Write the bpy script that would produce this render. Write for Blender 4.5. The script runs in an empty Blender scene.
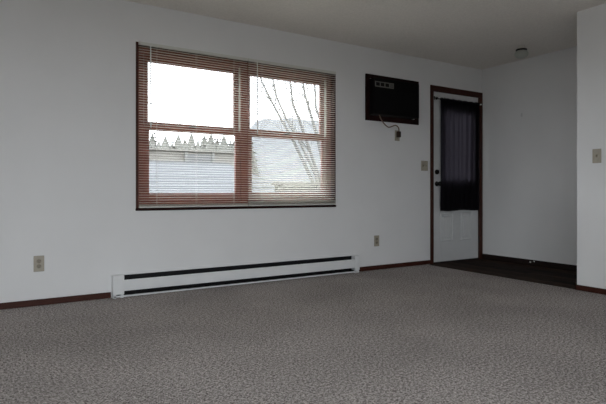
import bpy, bmesh, math, random
from mathutils import Vector, Matrix
random.seed(7)
scene = bpy.context.scene
COL = scene.collection
PI = math.pi

# ------------------------------------------------------------------ camera
# long window wall is the plane y = 0 (room at y < 0), x runs to the right, carpet top is z = 0
F_PX, YAW, HORIZON = 501.25, 0.55574, 191.78          # level camera, picture shifted down a little
CAM = Vector((0.0, -4.2855, 0.861))
cam_data = bpy.data.cameras.new('camera')
cam = bpy.data.objects.new('camera', cam_data)
COL.objects.link(cam)
scene.camera = cam
cam_data.sensor_width = 36.0
cam_data.lens = F_PX / 606 * 36.0
cam_data.shift_y = (HORIZON - 202) / 606
cam_data.clip_start = 0.05
cam_data.clip_end = 2000
cam.location = CAM
cam.rotation_euler = (PI/2, 0, -YAW)
def pix(px, py, Y):                               # point on the vertical plane y = Y seen at a pixel
    x, z = (px - 303)/F_PX, (HORIZON - py)/F_PX
    c, s = math.cos(YAW), math.sin(YAW)
    d = Vector((c*x + s, -s*x + c, z))
    return CAM + d * ((Y - CAM.y) / d.y)

# ------------------------------------------------------------------ world: even overcast sky
SKY = 6.6
w = bpy.data.worlds.new('overcast'); scene.world = w; w.use_nodes = True
bg = w.node_tree.nodes['Background']
bg.inputs[0].default_value = (0.925, 0.985, 1.03, 1)
bg.inputs[1].default_value = SKY
vs = scene.view_settings
scene.display_settings.display_device = 'sRGB'
vs.view_transform = 'Standard'; vs.look = 'None'; vs.gamma = 1.0; vs.use_curve_mapping = False
vs.exposure = 0.05
scene.cycles.max_bounces = 10
scene.cycles.diffuse_bounces = 6
scene.cycles.transparent_max_bounces = 24
scene.cycles.use_denoising = True
def portal(name, loc, rot, sx, sy):               # guides the sky's light through a real opening, emits nothing itself
    l = bpy.data.lights.new(name, 'AREA'); l.shape = 'RECTANGLE'; l.size = sx; l.size_y = sy
    l.cycles.is_portal = True
    o = bpy.data.objects.new(name, l); o.location = loc; o.rotation_euler = rot
    COL.objects.link(o)

# ------------------------------------------------------------------ measures
H = 2.44
X0, X1 = 4.367, 5.385            # near right wall, entry recess wall
YC = -1.815                      # corner where the recess starts
XL, YB = -1.75, -5.35             # left wall, wall behind the camera
T = 0.16
WX0, WX1, WZ0, WZ1 = 1.020, 3.062, 0.704, 2.113    # window opening
DX0, DX1, DZ1 = 4.491, 5.330, 2.080                # door opening
AX0, AX1, AZ0, AZ1 = 3.485, 4.178, 1.69, 2.10      # opening for the cooling unit
# openings added out of view to let in daylight
SX0, SX1, SZ1 = -1.25, 1.55, 2.12                  # added sliding glass door in the wall behind the camera
LY0, LY1, LZ0, LZ1 = -5.0, -3.0, 0.70, 2.10        # added window in the left wall

# ------------------------------------------------------------------ materials
MATS = {}
def mat(name, color, rough=0.6, spec=0.5, metal=0.0):
    m = bpy.data.materials.new(name); m.use_nodes = True
    b = m.node_tree.nodes['Principled BSDF']
    b.inputs['Base Color'].default_value = (*color, 1)
    b.inputs['Roughness'].default_value = rough
    b.inputs['Specular IOR Level'].default_value = spec
    b.inputs['Metallic'].default_value = metal
    MATS[name] = m
    return m
def nodes_of(m): return m.node_tree.nodes, m.node_tree.links, m.node_tree.nodes['Principled BSDF']
def coords(n, l, scale=(1, 1, 1), kind='Object'):
    tc = n.new('ShaderNodeTexCoord'); mp = n.new('ShaderNodeMapping')
    mp.inputs['Scale'].default_value = scale
    l.new(tc.outputs[kind], mp.inputs['Vector'])
    return mp.outputs['Vector']
def noise(n, l, vec, scale, detail=3, rough=0.55):
    t = n.new('ShaderNodeTexNoise'); t.inputs['Scale'].default_value = scale
    t.inputs['Detail'].default_value = detail; t.inputs['Roughness'].default_value = rough
    l.new(vec, t.inputs['Vector']); return t.outputs['Fac']
def ramp(n, l, fac, stops):
    r = n.new('ShaderNodeValToRGB')
    while len(r.color_ramp.elements) < len(stops): r.color_ramp.elements.new(0.5)
    for e, (p, c) in zip(r.color_ramp.elements, stops):
        e.position = p; e.color = (*c, 1)
    l.new(fac, r.inputs['Fac']); return r.outputs['Color']
def bump(n, l, b, fac, strength, dist):
    k = n.new('ShaderNodeBump'); k.inputs['Strength'].default_value = strength
    k.inputs['Distance'].default_value = dist
    l.new(fac, k.inputs['Height']); l.new(k.outputs['Normal'], b.inputs['Normal'])
def speckled(name, c1, c2, scale, rough=0.6, spec=0.4, bstr=0.2, bdist=0.002, detail=3, stretch=(1, 1, 1), lo=.3, hi=.7, metal=0.0):
    m = mat(name, c1, rough, spec, metal); n, l, b = nodes_of(m)
    v = coords(n, l, stretch); f = noise(n, l, v, scale, detail)
    l.new(ramp(n, l, f, [(lo, c1), (hi, c2)]), b.inputs['Base Color'])
    if bstr: bump(n, l, b, f, bstr, bdist)
    return m

speckled('wall_paint', (0.735, 0.735, 0.74), (0.765, 0.765, 0.77), 2.0, 0.75, 0.25, 0)
n, l, b = nodes_of(MATS['wall_paint'])
bump(n, l, b, noise(n, l, coords(n, l), 90, 2), 0.12, 0.002)
speckled('ceiling_texture', (0.75, 0.715, 0.67), (0.84, 0.80, 0.75), 60, 0.95, 0.1, 0.6, 0.006, 4)
# carpet: fine cut pile, grey brown
m = mat('carpet', (0.2, 0.18, 0.17), 1.0, 0.05); n, l, b = nodes_of(m)
v = coords(n, l)
fine = noise(n, l, v, 125, 3, 0.8); mid = noise(n, l, v, 62, 2, 0.6); big = noise(n, l, v, 1.4, 2, 0.5)
mx = n.new('ShaderNodeMath'); mx.operation = 'MULTIPLY_ADD'; mx.inputs[1].default_value = 0.7
l.new(fine, mx.inputs[0])
m2 = n.new('ShaderNodeMath'); m2.operation = 'MULTIPLY'; m2.inputs[1].default_value = 0.3
l.new(mid, m2.inputs[0]); l.new(m2.outputs[0], mx.inputs[2])
colr = ramp(n, l, mx.outputs[0], [(0.41, (0.12, 0.104, 0.098)), (0.50, (0.40, 0.362, 0.346)), (0.59, (0.77, 0.715, 0.69))])
bigc = ramp(n, l, big, [(0.35, (0.84, 0.84, 0.84)), (0.65, (1.0, 1.0, 1.0))])
mm = n.new('ShaderNodeMix'); mm.data_type = 'RGBA'; mm.blend_type = 'MULTIPLY'; mm.inputs['Factor'].default_value = 1
l.new(colr, mm.inputs['A']); l.new(bigc, mm.inputs['B']); l.new(mm.outputs['Result'], b.inputs['Base Color'])
bump(n, l, b, mx.outputs[0], 0.8, 0.012)

speckled('stained_wood', (0.034, 0.009, 0.005), (0.060, 0.017, 0.010), 14, 0.5, 0.22, 0.08, 0.001, 5, (1, 1, 8))
speckled('stained_wood_long', (0.034, 0.009, 0.005), (0.060, 0.017, 0.010), 14, 0.5, 0.2, 0.08, 0.001, 5, (0.6, 8, 8))
speckled('window_wood', (0.175, 0.056, 0.037), (0.24, 0.083, 0.056), 16, 0.45, 0.4, 0.08, 0.001, 5, (1, 1, 1))
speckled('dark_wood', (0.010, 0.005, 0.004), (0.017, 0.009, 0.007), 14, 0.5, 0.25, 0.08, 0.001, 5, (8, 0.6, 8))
speckled('plank_wood', (0.006, 0.0038, 0.003), (0.055, 0.032, 0.022), 9, 0.75, 0.06, 0.1, 0.001, 5, (9, 0.7, 1), .35, .72)
n, l, b = nodes_of(MATS['plank_wood'])
oi = n.new('ShaderNodeObjectInfo'); mr = n.new('ShaderNodeMapRange'); mr.inputs['To Min'].default_value = 0.35; mr.inputs['To Max'].default_value = 1.9
l.new(oi.outputs['Random'], mr.inputs['Value'])
hs = n.new('ShaderNodeHueSaturation'); l.new(mr.outputs['Result'], hs.inputs['Value'])
l.new(b.inputs['Base Color'].links[0].from_socket, hs.inputs['Color']); l.new(hs.outputs['Color'], b.inputs['Base Color'])
mat('floor_under', (0.02, 0.014, 0.012), 0.8)
m = mat('blind_vinyl', (0.84, 0.83, 0.79), 0.45, 0.4); n, l, b = nodes_of(m)
tl = n.new('ShaderNodeBsdfTranslucent'); tl.inputs[0].default_value = (0.90, 0.885, 0.84, 1)
ms = n.new('ShaderNodeMixShader'); ms.inputs[0].default_value = 0.5      # thin vinyl lets some daylight through
l.new(b.outputs[0], ms.inputs[1]); l.new(tl.outputs[0], ms.inputs[2]); l.new(ms.outputs[0], n['Material Output'].inputs[0])
mat('rail_vinyl', (0.62, 0.62, 0.58), 0.45, 0.4)
mat('blind_cord', (0.75, 0.74, 0.70), 0.7, 0.2)
m = mat('clear_plastic', (0.80, 0.82, 0.82), 0.15, 0.5)
mat('liner_vinyl', (0.55, 0.56, 0.50), 0.5, 0.3)
speckled('ivory_plastic', (0.34, 0.31, 0.25), (0.38, 0.345, 0.28), 30, 0.4, 0.4, 0)
mat('ivory_insert', (0.25, 0.215, 0.165), 0.4, 0.4)
mat('slot_black', (0.01, 0.009, 0.008), 0.6, 0.2)
speckled('heater_enamel', (0.70, 0.71, 0.72), (0.75, 0.755, 0.76), 6, 0.35, 0.4, 0)
mat('heater_inside', (0.008, 0.008, 0.009), 0.6, 0.2)
mat('fin_metal', (0.03, 0.03, 0.032), 0.5, 0.4, 0.6)
speckled('ac_black', (0.004, 0.004, 0.004), (0.006, 0.0055, 0.0055), 40, 0.7, 0.1, 0.1, 0.001)
speckled('ac_frame_wood', (0.012, 0.0035, 0.003), (0.022, 0.006, 0.005), 14, 0.6, 0.12, 0.08, 0.001, 5)
mat('ac_grey', (0.16, 0.16, 0.145), 0.5, 0.3)
mat('cord_tan', (0.20, 0.135, 0.105), 0.6, 0.2)
mat('plug_brown', (0.035, 0.018, 0.010), 0.5, 0.3)
speckled('door_paint', (0.60, 0.605, 0.61), (0.64, 0.645, 0.65), 5, 0.45, 0.35, 0)
mat('bronze_black', (0.012, 0.011, 0.010), 0.35, 0.5, 0.5)
mat('chrome', (0.7, 0.7, 0.7), 0.2, 0.5, 1.0)
mat('white_rubber', (0.7, 0.69, 0.66), 0.6, 0.3)
mat('brass', (0.72, 0.69, 0.63), 0.4, 0.4, 0.0)
m = mat('frosted_glass', (0.50, 0.52, 0.47), 0.35, 0.4); n, l, b = nodes_of(m)
b.inputs['Transmission Weight'].default_value = 0.35
# glazing: clear pane that lets the sky through with a weak reflection
m = bpy.data.materials.new('glazing'); m.use_nodes = True; MATS['glazing'] = m
n, l = m.node_tree.nodes, m.node_tree.links
for k in list(n):
    if k.type != 'OUTPUT_MATERIAL': n.remove(k)
tr = n.new('ShaderNodeBsdfTransparent'); tr.inputs[0].default_value = (0.94, 0.94, 0.94, 1)
gl = n.new('ShaderNodeBsdfGlossy'); gl.inputs['Roughness'].default_value = 0.02
ms = n.new('ShaderNodeMixShader'); ms.inputs[0].default_value = 0.06
l.new(tr.outputs[0], ms.inputs[1]); l.new(gl.outputs[0], ms.inputs[2])
l.new(ms.outputs[0], n['Material Output'].inputs[0])
# sheer black curtain cloth
m = bpy.data.materials.new('curtain_cloth'); m.use_nodes = True; MATS['curtain_cloth'] = m
n, l = m.node_tree.nodes, m.node_tree.links
for k in list(n):
    if k.type != 'OUTPUT_MATERIAL': n.remove(k)
df = n.new('ShaderNodeBsdfDiffuse'); df.inputs[0].default_value = (0.011, 0.010, 0.012, 1)
tl = n.new('ShaderNodeBsdfTranslucent'); tl.inputs[0].default_value = (0.205, 0.192, 0.218, 1)
ms = n.new('ShaderNodeMixShader'); ms.inputs[0].default_value = 0.5
l.new(df.outputs[0], ms.inputs[1]); l.new(tl.outputs[0], ms.inputs[2])
l.new(ms.outputs[0], n['Material Output'].inputs[0])
# outdoors; haze and glare are put into the greyed colours
speckled('shingle', (0.12, 0.125, 0.133), (0.16, 0.165, 0.172), 9, 0.9, 0.1, 0.3, 0.01, 4)
speckled('siding', (0.17, 0.162, 0.148), (0.20, 0.19, 0.175), 4, 0.8, 0.2, 0)
speckled('siding_grey', (0.125, 0.127, 0.13), (0.14, 0.142, 0.145), 4, 0.8, 0.2, 0)
mat('outdoor_white', (0.16, 0.16, 0.155), 0.7, 0.2)
mat('outdoor_glass', (0.08, 0.09, 0.10), 0.1, 0.5)
speckled('rail_paint', (0.15, 0.145, 0.13), (0.18, 0.17, 0.155), 10, 0.7, 0.2, 0)
speckled('deck_wood', (0.22, 0.20, 0.17), (0.28, 0.25, 0.21), 12, 0.8, 0.2, 0)
speckled('dead_grass', (0.11, 0.105, 0.09), (0.15, 0.145, 0.128), 0.6, 1.0, 0.05, 0, detail=6)
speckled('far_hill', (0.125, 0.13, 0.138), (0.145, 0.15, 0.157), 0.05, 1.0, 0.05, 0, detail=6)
speckled('evergreen', (0.11, 0.111, 0.10), (0.165, 0.163, 0.15), 1.5, 1.0, 0.05, 0)
speckled('bark', (0.15, 0.147, 0.144), (0.19, 0.186, 0.182), 5, 1.0, 0.05, 0, stretch=(1, 1, .3))
speckled('bounce_concrete', (0.52, 0.51, 0.49), (0.60, 0.59, 0.57), 6, 0.9, 0.2, 0.2, 0.003, 5)
mat('wire', (0.03, 0.03, 0.03), 0.6, 0.2)

# ------------------------------------------------------------------ mesh helpers
class MB:
    def __init__(self): self.bm = bmesh.new()
    def box(self, x0, x1, y0, y1, z0, z1, bev=0, seg=1, rot=None, piv=None):
        g = bmesh.ops.create_cube(self.bm, size=1)
        vs_ = g['verts']
        for v in vs_:
            v.co = Vector((x0 + (v.co.x+.5)*(x1-x0), y0 + (v.co.y+.5)*(y1-y0), z0 + (v.co.z+.5)*(z1-z0)))
        if bev:
            es = list({e for v in vs_ for e in v.link_edges})
            r = bmesh.ops.bevel(self.bm, geom=es, offset=bev, segments=seg, profile=0.5, affect='EDGES')
            vs_ = list({v for f in r['faces'] for v in f.verts} | {v for v in vs_ if v.is_valid})
        if rot is not None:
            piv = Vector(piv or ((x0+x1)/2, (y0+y1)/2, (z0+z1)/2))
            for v in vs_: v.co = piv + rot @ (v.co - piv)
        return self
    def quad(self, *ps):
        self.bm.faces.new([self.bm.verts.new(p) for p in ps]); return self
    def tube(self, pts, rad, seg=8, cap=True):
        pts = [Vector(p) for p in pts]; n_ = len(pts)
        rads = rad if isinstance(rad, (list, tuple)) else [rad]*n_
        rings = []; ref = None
        for i, p in enumerate(pts):
            d = (pts[min(i+1, n_-1)] - pts[max(i-1, 0)]).normalized()
            if ref is None: ref = Vector((0, 0, 1)) if abs(d.z) < .9 else Vector((1, 0, 0))
            a = d.cross(ref).normalized(); bb = d.cross(a).normalized(); ref = -bb if False else ref
            rings.append([self.bm.verts.new(p + (a*math.cos(t) + bb*math.sin(t))*rads[i]) for t in [2*PI*k/seg for k in range(seg)]])
        for r1, r2 in zip(rings, rings[1:]):
            for k in range(seg): self.bm.faces.new((r1[k], r1[(k+1) % seg], r2[(k+1) % seg], r2[k]))
        if cap:
            self.bm.faces.new(rings[0][::-1]); self.bm.faces.new(rings[-1])
        return self
    def lathe(self, prof, seg=24, axis='z', c=(0, 0, 0)):       # prof: (radius, height)
        c = Vector(c); rings = []
        for r, h in prof:
            ring = []
            for k in range(seg):
                t = 2*PI*k/seg; a, b_ = r*math.cos(t), r*math.sin(t)
                ring.append(self.bm.verts.new(c + {'z': Vector((a, b_, h)), 'y': Vector((a, h, b_)), 'x': Vector((h, a, b_))}[axis]))
            rings.append(ring)
        for r1, r2 in zip(rings, rings[1:]):
            for k in range(seg): self.bm.faces.new((r1[k], r1[(k+1) % seg], r2[(k+1) % seg], r2[k]))
        self.bm.faces.new(rings[0]); self.bm.faces.new(rings[-1])
        return self
    def prism(self, prof, x0, x1, axis='x'):                     # closed outline swept along an axis
        def P(u, v, x): return {'x': (x, u, v), 'y': (u, x, v), 'z': (u, v, x)}[axis]
        a = [self.bm.verts.new(P(u, v, x0)) for u, v in prof]; b_ = [self.bm.verts.new(P(u, v, x1)) for u, v in prof]
        k = len(prof)
        for i in range(k): self.bm.faces.new((a[i], a[(i+1) % k], b_[(i+1) % k], b_[i]))
        self.bm.faces.new(a[::-1]); self.bm.faces.new(b_)
        return self
    def mesh(self, name, material, smooth=False):
        bmesh.ops.recalc_face_normals(self.bm, faces=self.bm.faces)
        me = bpy.data.meshes.new(name); self.bm.to_mesh(me); self.bm.free()
        me.materials.append(MATS[material])
        if smooth:
            for p in me.polygons: p.use_smooth = True
        return me
    def build(self, name, material, parent=None, smooth=False):
        return link(name, self.mesh(name, material, smooth), parent)
def link(name, data, parent=None, loc=None, rot=None):
    o = bpy.data.objects.new(name, data); COL.objects.link(o)
    if parent: o.parent = parent
    if loc is not None: o.location = loc
    if rot is not None: o.rotation_euler = rot
    return o
def tag(o, label, cat, group=None, kind=None):
    o['label'] = label; o['category'] = cat
    if group: o['group'] = group
    if kind: o['kind'] = kind
    return o
def thing(name, label, cat, loc=(0, 0, 0), group=None, kind=None):
    return tag(link(name, None, loc=loc), label, cat, group, kind)
class Loc:                                                      # part built in world coordinates, stored relative to its thing
    def __init__(self, root): self.root = root
    def __call__(self, mb, name, material, parent=None, smooth=False):
        off = self.root.matrix_basis.translation.copy()
        for v in mb.bm.verts: v.co -= off
        return mb.build(name, material, parent or self.root, smooth)
def wall(name, axis, a0, a1, z0, z1, t0, t1, holes, material, label):
    """solid wall with real openings; axis 'y' = plane of constant y spanning x, 'x' = the other way round"""
    us = sorted({a0, a1, *[h[0] for h in holes], *[h[1] for h in holes]})
    zs = sorted({z0, z1, *[h[2] for h in holes], *[h[3] for h in holes]})
    bm = bmesh.new(); cache = {}
    def V(u, t, z):
        k = (round(u, 5), round(t, 5), round(z, 5))
        if k not in cache: cache[k] = bm.verts.new((u, t, z) if axis == 'y' else (t, u, z))
        return cache[k]
    def full(i, j):
        if i < 0 or j < 0 or i >= len(us)-1 or j >= len(zs)-1: return False
        u, z = (us[i]+us[i+1])/2, (zs[j]+zs[j+1])/2
        return not any(h[0] < u < h[1] and h[2] < z < h[3] for h in holes)
    for i in range(len(us)-1):
        for j in range(len(zs)-1):
            if not full(i, j): continue
            u, U, z, Z = us[i], us[i+1], zs[j], zs[j+1]
            for t in (t0, t1): bm.faces.new((V(u, t, z), V(U, t, z), V(U, t, Z), V(u, t, Z)))
            if not full(i-1, j): bm.faces.new((V(u, t0, z), V(u, t1, z), V(u, t1, Z), V(u, t0, Z)))
            if not full(i+1, j): bm.faces.new((V(U, t0, z), V(U, t1, z), V(U, t1, Z), V(U, t0, Z)))
            if not full(i, j-1): bm.faces.new((V(u, t0, z), V(U, t0, z), V(U, t1, z), V(u, t1, z)))
            if not full(i, j+1): bm.faces.new((V(u, t0, Z), V(U, t0, Z), V(U, t1, Z), V(u, t1, Z)))
    mb = MB(); mb.bm.free(); mb.bm = bm
    return tag(mb.build(name, material), label, 'wall', kind='structure')

# ------------------------------------------------------------------ room shell
wall('wall_back', 'y', XL - T, X1 + T, -0.03, H, 0.0, T,
     [(WX0, WX1, WZ0, WZ1), (DX0, DX1, -0.013, DZ1), (AX0, AX1, AZ0, AZ1)], 'wall_paint', 'long off-white wall with the blind-covered window and the entry door')
wall('wall_right', 'x', YB - T, YC, -0.03, H, X0, X0 + 0.12, [], 'wall_paint', 'off-white wall at the right edge carrying the toggle switch')
wall('wall_return', 'y', X0 + 0.12, X1, -0.03, H, YC - 0.12, YC, [], 'wall_paint', 'short wall closing the entry recess behind the right corner')
wall('wall_entry', 'x', YC - 0.12, 0.0, -0.03, H, X1, X1 + T, [], 'wall_paint', 'shaded off-white wall of the entry recess right of the door')
wall('wall_left', 'x', YB - T, 0.0, -0.03, H, XL - T, XL, [(LY0, LY1, LZ0, LZ1)], 'wall_paint', 'off-white wall left of the camera')
wall('wall_front', 'y', XL, X0, -0.03, H, YB - T, YB, [(SX0, SX1, -0.005, SZ1)], 'wall_paint', 'off-white wall behind the camera with an added glass door')
tag(MB().box(XL - T, X1 + T, YB - T, T, H, H + 0.12).build('ceiling', 'ceiling_texture'), 'matte textured grey-white ceiling over the whole room', 'ceiling', kind='structure')
tag(MB().box(XL, X0 + 0.008, YB, 0.0, -0.03, 0.0).build('floor', 'carpet'), 'grey-brown cut-pile carpet covering the living room floor', 'floor', kind='structure')
# entry floor: dark planks running away from the camera
ef = thing('floor_entry', 'dark wood plank floor of the entry recess by the door', 'floor', (X0, 0, -0.012), kind='structure'); P = Loc(ef)
P(MB().box(X0 + 0.008, X1, YC, 0.0, -0.03, -0.0145), 'subfloor', 'floor_under')
npl = 9; pw = (X1 - X0 - 0.008) / npl
for i in range(npl):
    x = X0 + 0.008 + i*pw
    cuts = [YC, YC + random.uniform(.35, 1.4), 0.0]
    for y0, y1 in zip(cuts, cuts[1:]):
        P(MB().box(x + .0015, x + pw - .0015, y0 + .0015, y1 - .0015, -0.0145, -0.004 + random.uniform(-.0008, .0008), .0015), 'plank', 'plank_wood')

# skirting
BH = 0.047
def skirting(name, x0, x1, y0, y1, z0, z1, material, label):
    tag(MB().box(x0, x1, y0, y1, z0, z1, .003, 2).build(name, material), label, 'baseboard', kind='structure')
skirting('baseboard_back', XL, 0.822, -0.013, 0, 0, BH, 'stained_wood_long', 'brown stained baseboard left of the heater')
skirting('baseboard_back', 3.336, 4.452, -0.013, 0, 0, BH, 'stained_wood_long', 'brown stained baseboard between the heater and the door')
skirting('baseboard_right', X0 - 0.013, X0, YB, YC + .013, 0, BH, 'stained_wood_long', 'brown stained baseboard at the right edge below the toggle switch')
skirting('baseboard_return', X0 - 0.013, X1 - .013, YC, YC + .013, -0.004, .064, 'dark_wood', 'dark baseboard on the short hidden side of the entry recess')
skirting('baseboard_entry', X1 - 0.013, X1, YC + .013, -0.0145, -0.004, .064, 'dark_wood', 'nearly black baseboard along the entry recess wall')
skirting('baseboard_left', XL, XL + .013, YB, -.013, 0, BH, 'stained_wood_long', 'brown stained baseboard left of the camera')

# ------------------------------------------------------------------ window
win = thing('window_1', 'double wood window with two brown double-hung units behind blinds', 'window', (2.04, 0.08, WZ0), kind='structure'); P = Loc(win)
L = 0.020
lin = MB()
lin.box(WX0, WX0 + L, -0.003, T, WZ0, WZ1); lin.box(WX1 - L, WX1, -0.003, T, WZ0, WZ1)
lin.box(WX0 + L, WX1 - L, -0.003, T, WZ1 - L, WZ1)
P(lin, 'jamb_lining', 'stained_wood')
P(MB().box(WX0 - .002, WX1 + .002, -0.014, T + .03, WZ0 - .002, WZ0 + L, .003), 'sill', 'ac_frame_wood')
IX0, IX1, IZ0, IZ1 = WX0 + L, WX1 - L, WZ0 + L, WZ1 - L
UNITS = [(1.098, 2.000), (2.072, 2.985)]
fr = MB()
fr.box(IX0, UNITS[0][0], 0.05, 0.15, IZ0, IZ1); fr.box(UNITS[1][1], IX1, 0.05, 0.15, IZ0, IZ1)
fr.box(UNITS[0][0], UNITS[0][1], 0.05, 0.15, 2.042, IZ1); fr.box(UNITS[1][0], UNITS[1][1], 0.05, 0.15, 2.042, IZ1)
fr.box(UNITS[0][0], UNITS[0][1], 0.05, 0.15, IZ0, 0.775); fr.box(UNITS[1][0], UNITS[1][1], 0.05, 0.15, IZ0, 0.775)
P(fr, 'frame', 'window_wood')
P(MB().box(UNITS[0][1], UNITS[1][0], 0.042, 0.155, IZ0, IZ1, .004), 'mullion', 'window_wood')
def sash(u0, u1, z0, z1, y0, y1, top, bot, lock):
    g0, g1 = u0 + .050, u1 - .050
    m_ = MB()
    m_.box(u0, g0, y0, y1, z0, z1, .003); m_.box(g1, u1, y0, y1, z0, z1, .003)
    m_.box(g0, g1, y0, y1, z1 - top, z1, .003); m_.box(g0, g1, y0, y1, z0, z0 + bot, .003)
    s = P(m_, 'sash', 'window_wood')
    P(MB().box(g0 - .004, g1 + .004, (y0+y1)/2 - .002, (y0+y1)/2 + .002, z0 + bot - .004, z1 - top + .004), 'pane', 'glazing', s)
    if lock:
        c = (u0+u1)/2 - .015
        k = MB().box(c - .03, c + .03, y0 + .002, y0 + .024, z1 + .0005, z1 + .010, .003)
        k.box(c - .012, c + .035, y0 - .004, y0 + .012, z1 + .010, z1 + .019, .003)
        P(k, 'sash_lock', 'bronze_black', s)
for u0, u1 in UNITS:
    sash(u0, u1, 1.430, 2.042, 0.096, 0.126, .057, .036, False)
    sash(u0, u1, 0.775, 1.432, 0.060, 0.092, .042, .074, True)
    P(MB().box(u1 - .004, u1 - .0005, 0.056, 0.094, 1.436, 2.040), 'jamb_liner', 'liner_vinyl')
    P(MB().box(u0 + .0005, u0 + .004, 0.056, 0.094, 1.436, 2.040), 'jamb_liner', 'liner_vinyl')
portal('window_portal', (2.04, 0.165, 1.4), (-PI/2, 0, 0), 2.0, 1.36)

# ------------------------------------------------------------------ blinds
def blind(x0, x1, tilt, nstack, wand_x, cords, label):
    yc = -0.0175
    top = WZ1 - .001
    b_ = thing('window_blind', label, 'blind', ((x0+x1)/2, yc, IZ0 + .002), 'mini blinds on the double window'); P = Loc(b_)
    hr = MB(); hr.box(x0, x1, yc - .0125, yc + .0125, top - .026, top, .002)
    P(hr, 'headrail', 'rail_vinyl')
    zb = WZ0 + L + .002
    P(MB().box(x0 + .002, x1 - .002, yc - .011, yc + .011, zb, zb + .012, .003, 2), 'bottom_rail', 'rail_vinyl')
    # slat mesh: crowned strip
    prof = []; wv = .0125; seg = 5
    for i in range(seg+1):
        u = -wv + 2*wv*i/seg; prof.append((u, .0022*(1 - (u/wv)**2)))
    outline = prof + [(u, v - .0004) for u, v in prof[::-1]]
    hl = (x1 - x0)/2 - .003
    me = MB().prism(outline, -hl, hl).mesh('slat', 'blind_vinyl', False)
    z_lo = zb + .014
    off = b_.location
    for k in range(nstack):
        link('slat', me, b_, Vector((0, random.uniform(-.001, .001), z_lo + k*.0042 - off.z)), (tilt(z_lo)*.25, 0, 0))
    z0 = z_lo + nstack*.0042 + .012; z1 = top - .040
    n_ = round((z1 - z0)/.0215)
    for k in range(n_ + 1):
        zz = z0 + (z1 - z0)*k/n_; tl_ = tilt(zz)
        link('slat', me, b_, Vector((0, 0, zz - off.z)), (tl_ + random.uniform(-.012, .012), random.uniform(-.0006, .0006), 0))
    for cx in cords:
        c = MB()
        for yy in (yc - .0135, yc + .0135):
            c.tube([(cx, yy, zb + .006), (cx, yy, top - .02)], .0008, 5)
        P(c, 'ladder_cord', 'blind_cord')
    wd = MB().tube([(wand_x, yc - .018, top - .045), (wand_x + .001, yc - .019, top - .06), (wand_x + .003, yc - .020, 1.40)], .0052, 6)
    wd.box(wand_x - .004, wand_x + .004, yc - .024, yc - .0125, top - .045, top - .026, .001)
    P(wd, 'tilt_wand', 'clear_plastic')
SEAM = 2.043
blind(1.040, SEAM - .002, lambda z: math.radians(2.0), 4, 1.133, (1.19, 1.54, 1.90), 'left mini blind with open slats over the window half nearest the outlet')
blind(SEAM + .002, 3.050, lambda z: math.radians(-3 - 21*max(0, min(1, (1.35 - z)/.5))), 9, 2.130, (2.19, 2.55, 2.92), 'right mini blind with more tilted slats nearest the cooling unit')

# ------------------------------------------------------------------ baseboard heater
HX0, HX1 = 0.826, 3.332
ht = thing('baseboard_heater', 'long white electric baseboard heater on the floor under the window', 'heater', ((HX0+HX1)/2, -0.035, 0)); P = Loc(ht)
E_ = .088; ER = .062
P(MB().box(HX0 + .01, HX1 - .01, -0.004, -0.0005, 0.012, 0.182), 'back_plate', 'heater_inside')
hd = MB().prism([(-.004, .1845), (-.020, .1835), (-.022, .179), (-.020, .179), (-.019, .181), (-.004, .182)], HX0 + E_, HX1 - ER)
P(hd, 'top_hood', 'heater_enamel')
P(MB().prism([(-.062, .055), (-.064, .057), (-.066, .095), (-.064, .138), (-.057, .145), (-.056, .143), (-.061, .137), (-.063, .095), (-.061, .058)], HX0 + E_ - .004, HX1 - ER + .004), 'front_panel', 'heater_enamel')
P(MB().prism([(-.006, .007), (-.064, .007), (-.064, .019), (-.061, .019), (-.061, .011), (-.006, .011)], HX0 + .006, HX1 - .006), 'bottom_rail', 'heater_enamel')
for a, b2 in ((HX0, HX0 + E_), (HX1 - ER, HX1)):
    cp = MB().box(a, b2, -.068, -.0005, 0.030, 0.185, .004, 2)
    cp.box(a + .004, a + .026, -.064, -.002, 0.0, 0.030); cp.box(b2 - .026, b2 - .004, -.058, -.002, 0.0, 0.030)
    P(cp, 'end_cap', 'heater_enamel')
fin = MB()
for k in range(150):
    x = HX0 + E_ + .01 + k*(HX1 - ER - HX0 - E_ - .02)/149
    fin.box(x - .0004, x + .0004, -.050, -.010, .050, .125)
fin.tube([(HX0 + E_, -.03, .085), (HX1 - ER, -.03, .085)], .008, 8)
P(fin, 'heating_element', 'heater_inside')
P(MB().box(HX0 + E_, HX1 - ER, -.046, -.005, .020, .030), 'floor_pan', 'heater_inside')

# ------------------------------------------------------------------ plates on the walls
def outlet(cx, cz, label, group='duplex wall outlets', wall_x=None):
    o = thing('wall_outlet', label, 'outlet', (cx, 0, cz), group); P = Loc(o)
    P(MB().box(cx - .036, cx + .036, -.006, -.0005, cz - .060, cz + .060, .003, 2), 'cover_plate', 'ivory_plastic')
    for dz in (.0195, -.0195):
        f = MB(); f.lathe([(.0165, -.0085), (.0172, -.006)], 16, 'y', (cx, 0, cz + dz))
        r = P(f, 'receptacle', 'ivory_insert')
        s = MB()
        s.box(cx - .0075, cx - .0052, -.0092, -.0084, cz + dz - .001, cz + dz + .008); s.box(cx + .0052, cx + .0075, -.0092, -.0084, cz + dz - .001, cz + dz + .008)
        s.box(cx - .0025, cx + .0025, -.0092, -.0084, cz + dz - .009, cz + dz - .005)
        P(s, 'slot', 'slot_black', r)
    sc_ = MB().lathe([(.003, -.0075), (.0034, -.006)], 10, 'y', (cx, 0, cz)); P(sc_, 'screw', 'ivory_insert')
outlet(0.3040, 0.316, 'ivory wall outlet low on the wall left of the heater')
outlet(3.6185, 0.318, 'ivory wall outlet low on the wall between heater and door')
outlet(3.9220, 1.500, 'ivory wall outlet under the cooling unit with its cord plugged in')
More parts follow.
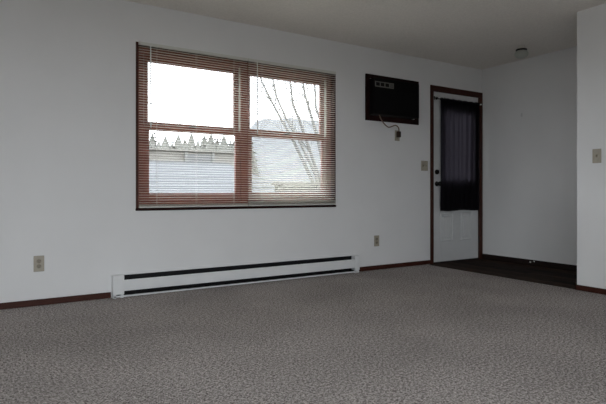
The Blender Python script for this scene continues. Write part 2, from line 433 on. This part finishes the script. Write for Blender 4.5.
sw = thing('light_switch', 'wide ivory double switch plate on the wall left of the door', 'switch', (4.352, 0, 1.169), 'ivory switch plates'); P = Loc(sw)
P(MB().box(4.352 - .056, 4.352 + .056, -.006, -.0005, 1.169 - .059, 1.169 + .059, .003, 2), 'cover_plate', 'ivory_plastic')
for dx in (-.023, .023):
    P(MB().box(4.352 + dx - .0055, 4.352 + dx + .0055, -.008, -.006, 1.157, 1.181), 'toggle_slot', 'ivory_insert')
    P(MB().box(4.352 + dx - .0035, 4.352 + dx + .0035, -.020, -.006, 1.166, 1.176, .001, rot=Matrix.Rotation(.5, 3, 'X')), 'toggle', 'ivory_insert')
SY, SZ = -1.987, 1.165
sw = thing('light_switch', 'ivory toggle switch plate alone on the wall at the right edge', 'switch', (X0, SY, SZ), 'ivory switch plates'); P = Loc(sw)
P(MB().box(X0 - .006, X0 - .0005, SY - .037, SY + .037, SZ - .060, SZ + .060, .003, 2), 'cover_plate', 'ivory_plastic')
P(MB().box(X0 - .008, X0 - .006, SY - .0055, SY + .0055, SZ - .012, SZ + .012), 'toggle_slot', 'ivory_insert')
P(MB().box(X0 - .020, X0 - .006, SY - .0035, SY + .0035, SZ - .003, SZ + .007, .001, rot=Matrix.Rotation(-.5, 3, 'Y')), 'toggle', 'ivory_insert')

# ------------------------------------------------------------------ cooling unit
ac = thing('air_conditioner', 'black through-wall air conditioner in a dark brown frame right of the window', 'air conditioner', (3.845, 0, 1.645)); P = Loc(ac)
fx0, fx1, fz0, fz1 = 3.457, 4.247, 1.643, 2.149
f = MB()
f.box(fx0, fx0 + .055, -.020, -.0005, fz0, fz1, .003); f.box(fx1 - .055, fx1, -.020, -.0005, fz0, fz1, .003)
f.box(fx0 + .055, fx1 - .055, -.020, -.0005, fz1 - .042, fz1, .003); f.box(fx0 + .055, fx1 - .055, -.020, -.0005, fz0, fz0 + .055, .003)
P(f, 'trim_frame', 'ac_frame_wood')
bx0, bx1, bz0, bz1 = 3.506, 4.168, 1.705, 2.094
P(MB().box(bx0, bx1, -.088, .15, bz0, bz1, .004), 'housing', 'ac_black')
P(MB().box(bx0 - .002, bx1 + .002, -.102, -.0885, bz0 - .002, bz1 + .002, .006, 2), 'front_cover', 'ac_black')
gz0, gz1 = bz0 + .03, 1.975
for k in range(16):
    z = gz0 + (gz1 - gz0)*k/15
    P(MB().box(bx0 + .03, bx1 - .03, -.1065, -.1023, z - .005, z + .005, .001), 'grille_slat', 'ac_black')
# control strip, upper left of the front
cs = P(MB().box(3.512, 3.782, -.1045, -.1022, 1.998, 2.058, .001), 'control_strip', 'ac_grey')
for k in range(3):
    cx = 3.551 + k*.066
    P(MB().box(cx - .026, cx + .026, -.1062, -.1046, 2.010, 2.047, .0007), 'control_window', 'ac_black', cs)
for k in range(4):
    P(MB().box(3.722, 3.772, -.1062, -.1046, 2.010 + k*.0108, 2.0135 + k*.0108), 'vent_line', 'slot_black', cs)
q = [pix(379.4, 115, -.075), pix(381, 119, -.07), pix(384, 123.5, -.06), pix(388, 127, -.05), pix(391, 126.8, -.045), pix(394, 125.6, -.04), pix(396.5, 125.6, -.036), pix(398.6, 128, -.034), pix(399, 131.5, -.032)]
pts = []
for i in range(len(q)-1):
    p0, p1, p2, p3 = q[max(i-1, 0)], q[i], q[i+1], q[min(i+2, len(q)-1)]
    for t in (0, .25, .5, .75):
        pts.append(.5*((2*p1) + (p2-p0)*t + (2*p0-5*p1+4*p2-p3)*t*t + (3*p1-p0-3*p2+p3)*t**3))
pts.append(q[-1])
cord = P(MB().tube(pts, .0062, 8), 'power_cord', 'cord_tan', None, True)
e = q[-1]
pl = MB().box(e.x - .024, e.x + .024, -.044, -.0096, e.z - .066, e.z + .002, .008, 2)
P(pl, 'plug', 'plug_brown', cord)

# ------------------------------------------------------------------ entry door
dr = thing('door_1', 'white entry door with half glass and two lower panels in brown casing', 'door', (4.905, 0, 0), kind='structure'); P = Loc(dr)
ZF = -0.004
cs = MB()
cs.box(4.447, DX0 + .007, -.014, -.0003, ZF, DZ1 - .008, .003); cs.box(DX1 - .007, 5.3845, -.014, -.0003, ZF, DZ1 - .008, .003)
cs.box(4.447, 5.3845, -.014, -.0003, DZ1 - .008, 2.138, .003)
P(cs, 'casing', 'stained_wood')
jb = MB()
jb.box(DX0, DX0 + .010, 0, T, ZF, DZ1); jb.box(DX1 - .010, DX1, 0, T, ZF, DZ1); jb.box(DX0 + .01, DX1 - .01, 0, T, DZ1 - .010, DZ1)
P(jb, 'jamb', 'stained_wood')
P(MB().box(DX0 + .01, DX1 - .01, -0.006, T + .03, -0.013, .010, .003), 'threshold', 'dark_wood')
lx0, lx1, lz0, lz1 = DX0 + .0115, DX1 - .0115, .013, DZ1 - .0115
gx0, gx1, gz0, gz1 = 4.645, 5.175, 1.010, 1.870
def panel_rects(): return [(4.625, 4.845, .26, .60), (4.985, 5.185, .26, .60)]
# leaf with a real glazed opening and recessed lower panels
lf = MB()
lf.box(lx0, gx0, .006, .048, lz0, lz1, .001); lf.box(gx1, lx1, .006, .048, lz0, lz1, .001)
lf.box(gx0, gx1, .006, .048, gz1, lz1); lf.box(gx0, gx1, .006, .048, lz0, gz0)
leaf = P(lf, 'leaf', 'door_paint')
gf = MB()
for a in ((gx0 - .028, gx0 + .012, gz0 - .028, gz1 + .028), (gx1 - .012, gx1 + .028, gz0 - .028, gz1 + .028), (gx0 + .012, gx1 - .012, gz1 - .012, gz1 + .028), (gx0 + .012, gx1 - .012, gz0 - .028, gz0 + .012)):
    gf.box(a[0], a[1], -.004, .0055, a[2], a[3], .002)
P(gf, 'glass_frame', 'door_paint', leaf)
P(MB().box(gx0 + .001, gx1 - .001, .024, .028, gz0 + .001, gz1 - .001), 'pane', 'glazing', leaf)
for a in panel_rects():
    fr = MB()
    for s in ((a[0], a[0] + .016, a[2], a[3]), (a[1] - .016, a[1], a[2], a[3]), (a[0] + .016, a[1] - .016, a[3] - .016, a[3]), (a[0] + .016, a[1] - .016, a[2], a[2] + .016)):
        fr.box(s[0], s[1], -.009, .0057, s[2], s[3], .005)
    pn = P(fr, 'panel_moulding', 'door_paint', leaf)
    P(MB().box(a[0] + .040, a[1] - .040, -.006, .0057, a[2] + .040, a[3] - .040, .010), 'raised_panel', 'door_paint', leaf)
kx = 4.563
kb = MB().lathe([(.030, .0055), (.030, .001), (.012, -.004), (.012, -.030), (.024, -.036), (.028, -.048), (.024, -.060), (.010, -.064)], 20, 'y', (kx, 0, .958))
kn = P(kb, 'door_knob', 'bronze_black', leaf, True)
db = MB().lathe([(.030, .0055), (.030, -.006), (.026, -.014), (.010, -.016)], 20, 'y', (kx, 0, 1.100))
db.box(kx - .005, kx + .005, -.034, -.0155, 1.100 - .020, 1.100 + .020, .002)
P(db, 'deadbolt', 'bronze_black', leaf, False)
for z in (.25, 1.03, 1.82):
    P(MB().tube([(DX1 - .011, -.004, z - .045), (DX1 - .011, -.004, z + .045)], .006, 8), 'hinge', 'bronze_black', leaf)
portal('door_portal', (4.91, 0.10, 1.44), (-PI/2, 0, 0), .53, .86)

# curtain rod and curtain on the door
RZ, RY = 1.972, -.050
rod = thing('curtain_rod', 'thin dark curtain rod with ball ends across the top of the door', 'curtain rod', (4.9, RY, RZ)); P = Loc(rod)
P(MB().tube([(4.515, RY, RZ), (5.285, RY, RZ)], .006, 10), 'rod', 'bronze_black', None, True)
P(MB().lathe([(.004, -.016), (.011, -.011), (.014, 0), (.011, .011), (.005, .016)], 14, 'x', (4.505, RY, RZ)), 'finial', 'bronze_black', None, True)
P(MB().lathe([(.004, -.016), (.011, -.011), (.014, 0), (.011, .011), (.005, .016)], 14, 'x', (5.295, RY, RZ)), 'finial', 'chrome', None, True)
for x in (4.527, 4.700, 5.272):
    br = MB().box(x - .008, x + .008, .0015, .0058, RZ - .002, RZ + .040, .001)
    br.tube([(x, .002, RZ + .024), (x, RY*.5, RZ + .024), (x, RY, RZ + .014), (x, RY, RZ + .005)], .004, 6)
    P(br, 'bracket', 'ac_grey' if x == 4.700 else 'bronze_black')
def curtain_y(u, v):
    a = .35 + .65*min(1, v*4)
    return RY + a*(.013*math.sin(u*58 + .7*math.sin(v*2.3)) + .006*math.sin(u*131 + 2 + v*1.5)) + .006*math.sin(u*9)*v
cu = thing('door_curtain', 'sheer black curtain with soft folds hanging over the door glass', 'curtain', (4.9, RY, .632)); P = Loc(cu)
cx0, cx1, cz0, cz1 = 4.578, 5.262, .632, 1.992
def sheet(z_hi, z_lo, nz, thick, nx=150, hem=0.0):
    bm = bmesh.new(); g = []
    for side in (0, 1):
        rows = []
        for j in range(nz+1):
            v = j/nz; zz = z_hi + (z_lo - z_hi)*v; row = []
            vv = (cz1 - zz)/(cz1 - cz0)
            for i in range(nx+1):
                u = cx0 + (cx1 - cx0)*i/nx
                z = zz + (hem*math.sin(u*13)*v if j == nz else 0)
                row.append(bm.verts.new((u, curtain_y(u, vv) + (thick if side else -thick), z)))
            rows.append(row)
        g.append(rows)
    for side in (0, 1):
        for j in range(nz):
            for i in range(nx):
                r = g[side]; bm.faces.new((r[j][i], r[j][i+1], r[j+1][i+1], r[j+1][i]))
    a, b_ = g
    for i in range(nx):
        bm.faces.new((a[0][i], a[0][i+1], b_[0][i+1], b_[0][i])); bm.faces.new((a[nz][i], a[nz][i+1], b_[nz][i+1], b_[nz][i]))
    for j in range(nz):
        bm.faces.new((a[j][0], a[j+1][0], b_[j+1][0], b_[j][0])); bm.faces.new((a[j][nx], a[j+1][nx], b_[j+1][nx], b_[j][nx]))
    mb = MB(); mb.bm.free(); mb.bm = bm; return mb
P(sheet(RZ - .012, cz0, 30, .0006, hem=.006), 'cloth', 'curtain_cloth', None, True)
sl = bmesh.new(); rings = []
for i in range(151):
    u = cx0 + (cx1 - cx0)*i/150; k = 1 + .22*math.sin(u*58) + .12*math.sin(u*131 + 2)
    ring = []
    for rr, sgn in ((.0115*k + .001, 1), (.0085, -1)):
        for a in range(10):
            t = sgn*2*PI*a/10
            ring.append(sl.verts.new((u, RY + rr*math.cos(t), RZ + .004 + rr*1.35*math.sin(t) - .002)))
    rings.append(ring)
for r1, r2 in zip(rings, rings[1:]):
    for o_ in (0, 10):
        for a in range(10): sl.faces.new((r1[o_+a], r1[o_+(a+1) % 10], r2[o_+(a+1) % 10], r2[o_+a]))
mb = MB(); mb.bm.free(); mb.bm = sl
P(mb, 'rod_pocket', 'curtain_cloth', None, True)

# ------------------------------------------------------------------ entry ceiling lamp, door stop, wall hook
LX, LY = 4.878, -0.918
lamp = thing('ceiling_light', 'small ceiling light with dark collar and frosted glass shade over the entry', 'ceiling light', (LX, LY, H)); P = Loc(lamp)
P(MB().lathe([(.036, H - .0005), (.038, H - .008), (.034, H - .022), (.026, H - .034)], 24, 'z', (LX, LY, 0)), 'canopy', 'brass', None, True)
P(MB().lathe([(.026, H - .032), (.056, H - .035), (.058, H - .040), (.057, H - .052), (.046, H - .054)], 28, 'z', (LX, LY, 0)), 'collar', 'bronze_black', None, True)
P(MB().lathe([(.048, H - .051), (.060, H - .060), (.071, H - .078), (.070, H - .098), (.056, H - .118), (.030, H - .129), (.006, H - .132)], 28, 'z', (LX, LY, 0)), 'glass_shade', 'frosted_glass', None, True)
ds = thing('door_stop', 'tiny spring door stop with white tip on the dark entry baseboard', 'door stop', (X1 - .013, -.740, .047)); P = Loc(ds)
P(MB().lathe([(.012, -.0135), (.012, -.017), (.006, -.022)], 12, 'x', (X1, -.740, .047)), 'base', 'chrome')
sp = [(X1 - .020 - .055*k/80, -.740 + .0045*math.cos(k*.9), .047 + .0045*math.sin(k*.9)) for k in range(81)]
P(MB().tube(sp, .0009, 5), 'spring', 'bronze_black')
P(MB().lathe([(.006, -.073), (.008, -.078), (.008, -.088), (.005, -.091)], 12, 'x', (X1, -.740, .047)), 'tip', 'white_rubber')
hk = thing('wall_hook', 'tiny pale hook stuck on the shaded entry recess wall', 'hook', (X1, -.575, 1.78)); P = Loc(hk)
P(MB().box(X1 - .004, X1 - .0005, -.583, -.567, 1.755, 1.805, .002), 'plate', 'door_paint')
P(MB().tube([(X1 - .004, -.575, 1.772), (X1 - .014, -.575, 1.764), (X1 - .020, -.575, 1.770), (X1 - .020, -.575, 1.780)], .0025, 6), 'prong', 'door_paint')

# ------------------------------------------------------------------ openings added behind the camera to light the room
sd = thing('added_door', 'added unseen sliding glass door behind the camera letting daylight in', 'door', ((SX0+SX1)/2, YB - T/2, 0), kind='structure'); P = Loc(sd)
f = MB()
f.box(SX0, SX0 + .05, YB - .12, YB - .02, -.004, SZ1); f.box(SX1 - .05, SX1, YB - .12, YB - .02, -.004, SZ1)
f.box(SX0 + .05, SX1 - .05, YB - .12, YB - .02, SZ1 - .05, SZ1); f.box(SX0 + .05, SX1 - .05, YB - .12, YB - .02, -.004, .05)
mxx = (SX0 + SX1)/2
f.box(mxx - .04, mxx + .04, YB - .11, YB - .03, .05, SZ1 - .05)
P(f, 'frame', 'outdoor_white')
for a, b2 in ((SX0 + .05, mxx - .04), (mxx + .04, SX1 - .05)):
    P(MB().box(a, b2, YB - .072, YB - .068, .05, SZ1 - .05), 'pane', 'glazing')
P(MB().box(mxx + .045, mxx + .060, YB - .03, YB - .005, .90, 1.10, .003), 'handle', 'bronze_black')
portal('glass_door_portal', (mxx, YB - .165, SZ1/2), (PI/2, 0, 0), SX1 - SX0, SZ1)
tag(MB().box(XL - .5, X0 + .5, YB - T - 2.6, YB - T - .001, -.18, -.06, .01).build('bounce_slab', 'bounce_concrete'), 'pale concrete patio slab added unseen behind the camera to bounce daylight in', 'reflector', kind='structure')  # slab added out of view, bounces skylight up to the ceiling
lw = thing('added_window', 'added unseen side window left of the camera letting daylight in', 'window', (XL - T/2, (LY0+LY1)/2, LZ0), kind='structure'); P = Loc(lw)
f = MB()
f.box(XL - .12, XL - .03, LY0, LY0 + .05, LZ0, LZ1); f.box(XL - .12, XL - .03, LY1 - .05, LY1, LZ0, LZ1)
f.box(XL - .12, XL - .03, LY0 + .05, LY1 - .05, LZ1 - .05, LZ1); f.box(XL - .12, XL - .03, LY0 + .05, LY1 - .05, LZ0, LZ0 + .05)
my = (LY0 + LY1)/2
f.box(XL - .11, XL - .04, my - .03, my + .03, LZ0 + .05, LZ1 - .05)
P(f, 'frame', 'stained_wood')
for a, b2 in ((LY0 + .05, my - .03), (my + .03, LY1 - .05)):
    P(MB().box(XL - .078, XL - .074, a, b2, LZ0 + .05, LZ1 - .05), 'pane', 'glazing')
portal('side_window_portal', (XL - .165, my, (LZ0+LZ1)/2), (0, -PI/2, 0), LZ1 - LZ0, LY1 - LY0)

# ------------------------------------------------------------------ outdoors, seen through the blinds
G0 = -2.6
def ground_z(x, y):
    d = max(0, y - 14)
    return G0 + min(4.6, d*d*.0042) if y > 14 else G0
bm = bmesh.new(); nx, ny = 40, 40
vg = [[bm.verts.new((-120 + 320*i/nx, -120 + 260*j/ny, ground_z(0, -120 + 260*j/ny) + .12*math.sin(i*1.7 + j))) for i in range(nx+1)] for j in range(ny+1)]
for j in range(ny):
    for i in range(nx): bm.faces.new((vg[j][i], vg[j][i+1], vg[j+1][i+1], vg[j+1][i]))
mb = MB(); mb.bm.free(); mb.bm = bm
tag(mb.build('ground', 'dead_grass', None, True), 'pale winter grass outside sloping up behind the houses', 'ground', kind='structure')
# far hill
bm = bmesh.new(); rows = []
hill = [(205, 190), (225, 150), (240, 138), (250, 128), (256, 121), (268, 118.5), (280, 119.5), (290, 117.5), (300, 118.5), (312, 121), (325, 119), (345, 112), (380, 105), (430, 112), (520, 150), (600, 185)]
top_ = [pix(a, b2, 210) for a, b2 in hill]
for k, (yy, s) in enumerate(((120, 0), (165, .62), (210, 1), (300, .5))):
    rows.append([bm.verts.new((t.x*(yy + 4.3)/214.3, yy, G0 + 4 + (t.z - G0 - 4)*s + (random.uniform(-1, 1) if 0 < k < 2 else 0))) for t in top_])
for a, b2 in zip(rows, rows[1:]):
    for i in range(len(top_) - 1): bm.faces.new((a[i], a[i+1], b2[i+1], b2[i]))
mb = MB(); mb.bm.free(); mb.bm = bm
tag(mb.build('hill', 'far_hill', None, True), 'hazy blue-grey hill on the horizon behind the bare tree', 'hill', kind='structure')

# neighbour's low roof, left half of the window
YR0, YR1 = 7.5, 12.5
a0, a1 = pix(110, 193, YR0), pix(262, 193, YR0)
zr0 = pix(190, 194.5, YR0).z; zr1 = pix(190, 163, YR1).z
nb = thing('house', 'low neighbouring house with pale grey shingled roof seen through the left panes', 'house', ((a0.x+a1.x)/2, 10, G0)); P = Loc(nb)
xa, xb = a0.x - 3.0, a1.x + 1.2
P(MB().box(xa + .4, xb - .4, YR0 + .4, 2*YR1 - YR0 - .4, G0, zr0), 'house_wall', 'siding')
rf = P(MB().prism([(YR0, zr0 - .12), (YR0, zr0 - .02), (YR1, zr1 - .02), (2*YR1 - YR0, zr0 - .02), (2*YR1 - YR0, zr0 - .12), (YR1, zr1 - .14)], xa, xb), 'roof', 'shingle')
ncourse = 22; slope = math.atan2(zr1 - zr0, YR1 - YR0); ln = math.hypot(YR1 - YR0, zr1 - zr0)
for k in range(ncourse):
    t0, t1 = k/ncourse, (k + 1.12)/ncourse
    ya, yb = YR0 + (YR1-YR0)*t0 - .02, YR0 + (YR1-YR0)*min(t1, 1)
    za, zb2 = zr0 + (zr1-zr0)*t0, zr0 + (zr1-zr0)*min(t1, 1)
    P(MB().prism([(ya, za - .018), (ya, za + .016), (yb, zb2 - .004), (yb, zb2 - .018)], xa, xb), 'shingle_course', 'shingle', rf)
P(MB().box(xa, xb, YR1 - .12, YR1 + .12, zr1 - .06, zr1 + .03), 'ridge_cap', 'shingle', rf)
P(MB().box(xa, xb, YR0 - .02, YR0 + .02, zr0 - .2, zr0 - .02), 'fascia', 'outdoor_white')
for k in range(3):
    wx = xa + 2.2 + k*2.6
    wdw = P(MB().box(wx, wx + 1.0, YR0 + .36, YR0 + .41, G0 + 1.0, G0 + 2.1), 'window', 'outdoor_white')
    P(MB().box(wx + .08, wx + .92, YR0 + .35, YR0 + .365, G0 + 1.08, G0 + 2.02), 'pane', 'outdoor_glass', wdw)

# farther beige building between roof and trees
YF = 27.0
p0, p1 = pix(128, 166, YF), pix(246, 154, YF)
fb = thing('house', 'distant beige building with grey middle bay under the tree line', 'house', ((p0.x+p1.x)/2, YF + 3, ground_z(0, YF))); P = Loc(fb)
zb0 = ground_z(0, YF) - .3
P(MB().box(p0.x, p1.x, YF, YF + 6, zb0, p1.z), 'house_wall', 'siding')
q0, q1 = pix(185, 163, YF), pix(212, 155, YF)
P(MB().box(q0.x, q1.x, YF - .15, YF, zb0, q1.z), 'bay', 'siding_grey')
for k in range(2):
    xx = q0.x + (q1.x - q0.x)*k
    P(MB().box(xx - .09, xx + .09, YF - .30, YF - .12, zb0, q1.z + .1), 'post', 'outdoor_white')
P(MB().prism([(YF - .3, p1.z), (YF - .3, p1.z + .08), (YF + 3, p1.z + .35), (YF + 6.3, p1.z + .08), (YF + 6.3, p1.z)], p0.x - .3, p1.x + .3), 'roof', 'siding')

# tree line
def conifer(x, y, h, r, label, group):
    z = ground_z(x, y) - .2
    t = thing('evergreen_tree', label, 'tree', (x, y, z), group); P = Loc(t)
    P(MB().tube([(x, y, z), (x, y, z + h*.95)], [.16, .02], 7), 'trunk', 'bark')
    bm = bmesh.new()
    nl = 13; ex = random.uniform(.4, 1.0); gap = random.uniform(.0, .12)
    for k in range(nl):
        f_ = k/(nl - 1); zc = z + h*(.08 + .9*f_); rr = r*(1 - (.93 - gap)*f_)**ex
        nb_ = 13; ph = random.uniform(0, 6)
        for i in range(nb_):
            a = ph + 2*PI*i/nb_ + random.uniform(-.2, .2); L_ = rr*random.uniform(.4, 1.0); wv = L_*.24
            d = Vector((math.cos(a), math.sin(a), 0)); sd_ = Vector((-d.y, d.x, 0))
            b0 = Vector((x, y, zc)); tip = b0 + d*L_ + Vector((0, 0, random.uniform(-.4, .25)*L_)); mid = b0 + d*L_*.55 + Vector((0, 0, .02*L_))
            v = [bm.verts.new(p_) for p_ in (b0, mid + sd_*wv, tip, mid - sd_*wv, mid + Vector((0, 0, -.16*L_)))]
            bm.faces.new((v[0], v[1], v[2], v[3])); bm.faces.new((v[0], v[4], v[1])); bm.faces.new((v[1], v[4], v[2])); bm.faces.new((v[2], v[4], v[3])); bm.faces.new((v[3], v[4], v[0]))
    mb = MB(); mb.bm.free(); mb.bm = bm
    mb.lathe([(r*.6, z + h*.04), (r*.66, z + h*.3), (r*.5, z + h*.6), (r*.26, z + h*.82), (.04, z + h*.97)], 9, 'z', (x, y, 0))
    P(mb, 'foliage', 'evergreen')
ev_x = [120, 126.5, 133, 139.5, 146, 152.5, 159, 165.5, 172, 178.5, 185, 191.5, 198, 204.5, 211, 217.5, 224, 230.5, 237, 243.5, 250]
ev_top = [139, 135, 141, 134, 137, 132, 139, 135, 141, 133, 137, 131, 139, 134, 131, 138, 133, 140, 135, 138, 141]
for k, (px, py) in enumerate(zip(ev_x, ev_top)):
    Y = (34.5, 46.5, 38.5, 50.5, 42.5, 54.5)[k % 6]; t = pix(px, py, Y)
    g = ground_z(t.x, Y) - .2
    conifer(t.x, Y, t.z - g, 1.45, 'hazy grey-green evergreen in the tree line behind the neighbouring roof', 'evergreens of the tree line')
# bare trees
bt = thing('bare_tree', 'leafless tree of several left-leaning stems seen through the right panes', 'tree', (pix(330, 190, 14).x, 14, G0 - .1)); P = Loc(bt)
rnd = random.Random(5)
stems = [[(334, 230), (326, 180), (317, 135), (310, 112), (305, 95), (302, 75), (298, 50)],
         [(334, 230), (322, 185), (308, 145), (299, 119), (293, 105), (291, 88), (287, 62)],
         [(332, 225), (312, 180), (294, 142), (281, 119), (273, 104), (262, 82), (255, 60)],
         [(336, 225), (331, 170), (324, 130), (316, 108), (315, 88), (312, 60)],
         [(332, 225), (316, 175), (298, 138), (286, 118), (277, 98), (272, 75)]]
twigs = MB()
def twig(p, d, L_, r, lv):
    pts = [p]
    for i in range(4):
        d = (d + Vector((rnd.uniform(-.16, .16), rnd.uniform(-.16, .16), .03))).normalized(); pts.append(pts[-1] + d*L_/4)
    twigs.tube(pts, [r, r*.85, r*.7, r*.55, r*.4], 4, cap=False)
    if lv < 2:
        for i in (2, 3, 4):
            twig(pts[i], (d + Vector((rnd.uniform(-.7, .5), rnd.uniform(-.6, .6), rnd.uniform(-.1, .4)))).normalized(), L_*.6, r*.55, lv + 1)
for k, st in enumerate(stems):
    yo = (-.5, .4, .9, -.9, .1)[k]
    ps = [pix(a, b2, 14 + yo*min(1, i/3)) for i, (a, b2) in enumerate(st)]
    ps[0] = Vector((bt.location.x + .12*(k - 2), 14, G0 - .1))
    n_ = len(ps)
    P(MB().tube(ps, [.075*(1 - .75*i/(n_ - 1)) + .012 for i in range(n_)], 7), 'stem', 'bark', None, True)
    for i in range(2, n_):
        for q_ in range(2):
            d = (ps[i] - ps[i-1]).normalized()
            twig(ps[i].lerp(ps[i-1], rnd.random()), (d + Vector((rnd.uniform(-.8, .5), rnd.uniform(-.5, .5), .2))).normalized(), rnd.uniform(.7, 1.3), .020, 0)
P(twigs, 'twigs', 'bark', None, True)
# wires between two poles
YW = 6.4; WEND = ([], [])
wx0, wx1 = pix(100, 80, YW).x, pix(400, 110, YW).x
for k, (ya, yb) in enumerate(((91, 99), (108.5, 114.0))):
    A, B = pix(100, ya - (yb-ya)*150/72, YW), pix(400, yb + (yb-ya)*78/72, YW)
    WEND[0].append(A.z); WEND[1].append(B.z)
    pts = [A.lerp(B, i/20) + Vector((0, 0, -.12*math.sin(PI*i/20))) for i in range(21)]
    o = thing('power_line', ('upper', 'lower')[k] + ' dark power line sagging across the right window view', 'cable', A, 'power lines')
    Loc(o)(MB().tube(pts, .008, 5), 'wire', 'wire')
for x, e_, lb in ((wx0, 0, 'wooden utility pole outside to the left of the window'), (wx1, 1, 'wooden utility pole outside to the right of the window')):
    o = thing('utility_pole', lb, 'pole', (x, YW + .20, G0), 'utility poles'); P = Loc(o)
    P(MB().tube([(x, YW + .20, G0 - .1), (x, YW + .20, 4.6)], [.13, .10], 10), 'shaft', 'deck_wood', None, True)
    for z in WEND[e_]: P(MB().box(x - .03, x + .03, YW + .0085, YW + .12, z - .04, z + .04, .005), 'insulator', 'outdoor_white')
# deck with railing outside the right half
DZ = -0.10
rx0, rx1 = pix(276, 190, 2.1).x, 5.8
dk = thing('deck', 'wooden deck outside the entry door', 'deck', (4.3, 1.1, DZ)); P = Loc(dk)
nb_ = 15
for k in range(nb_):
    y = T + .05 + k*.14
    P(MB().box(rx0 - .05, rx1 + .05, y, y + .132, DZ - .04, DZ), 'board', 'deck_wood')
P(MB().box(rx0 - .03, rx1 + .03, T + .05, T + .05 + nb_*.14, DZ - .22, DZ - .041), 'joist_frame', 'deck_wood')
for x in (rx0 + .05, rx1 - .05):
    P(MB().box(x - .05, x + .05, 2.05, 2.15, G0 - .1, DZ - .22), 'deck_post', 'deck_wood')
rl = thing('deck_railing', 'pale wooden deck railing with square balusters at the lower right panes', 'railing', (4.3, 2.1, DZ)); P = Loc(rl)
zt = pix(300, 182.6, 2.1).z
P(MB().box(rx0 - .06, rx1 + .06, 2.04, 2.16, zt - .038, zt, .004), 'top_rail', 'rail_paint')
P(MB().box(rx0, rx1, 2.08, 2.12, zt - .135, zt - .05), 'sub_rail', 'rail_paint')
P(MB().box(rx0, rx1, 2.08, 2.12, DZ + .08, DZ + .16), 'bottom_rail', 'rail_paint')
for x in (rx0 + .045, (rx0 + rx1)/2, rx1 - .045):
    P(MB().box(x - .045, x + .045, 2.055, 2.145, DZ, zt - .039), 'post', 'rail_paint')
k = rx0 + .17
while k < rx1 - .1:
    P(MB().box(k - .019, k + .019, 2.05, 2.079, DZ + .08, zt - .05), 'baluster', 'rail_paint'); k += .132
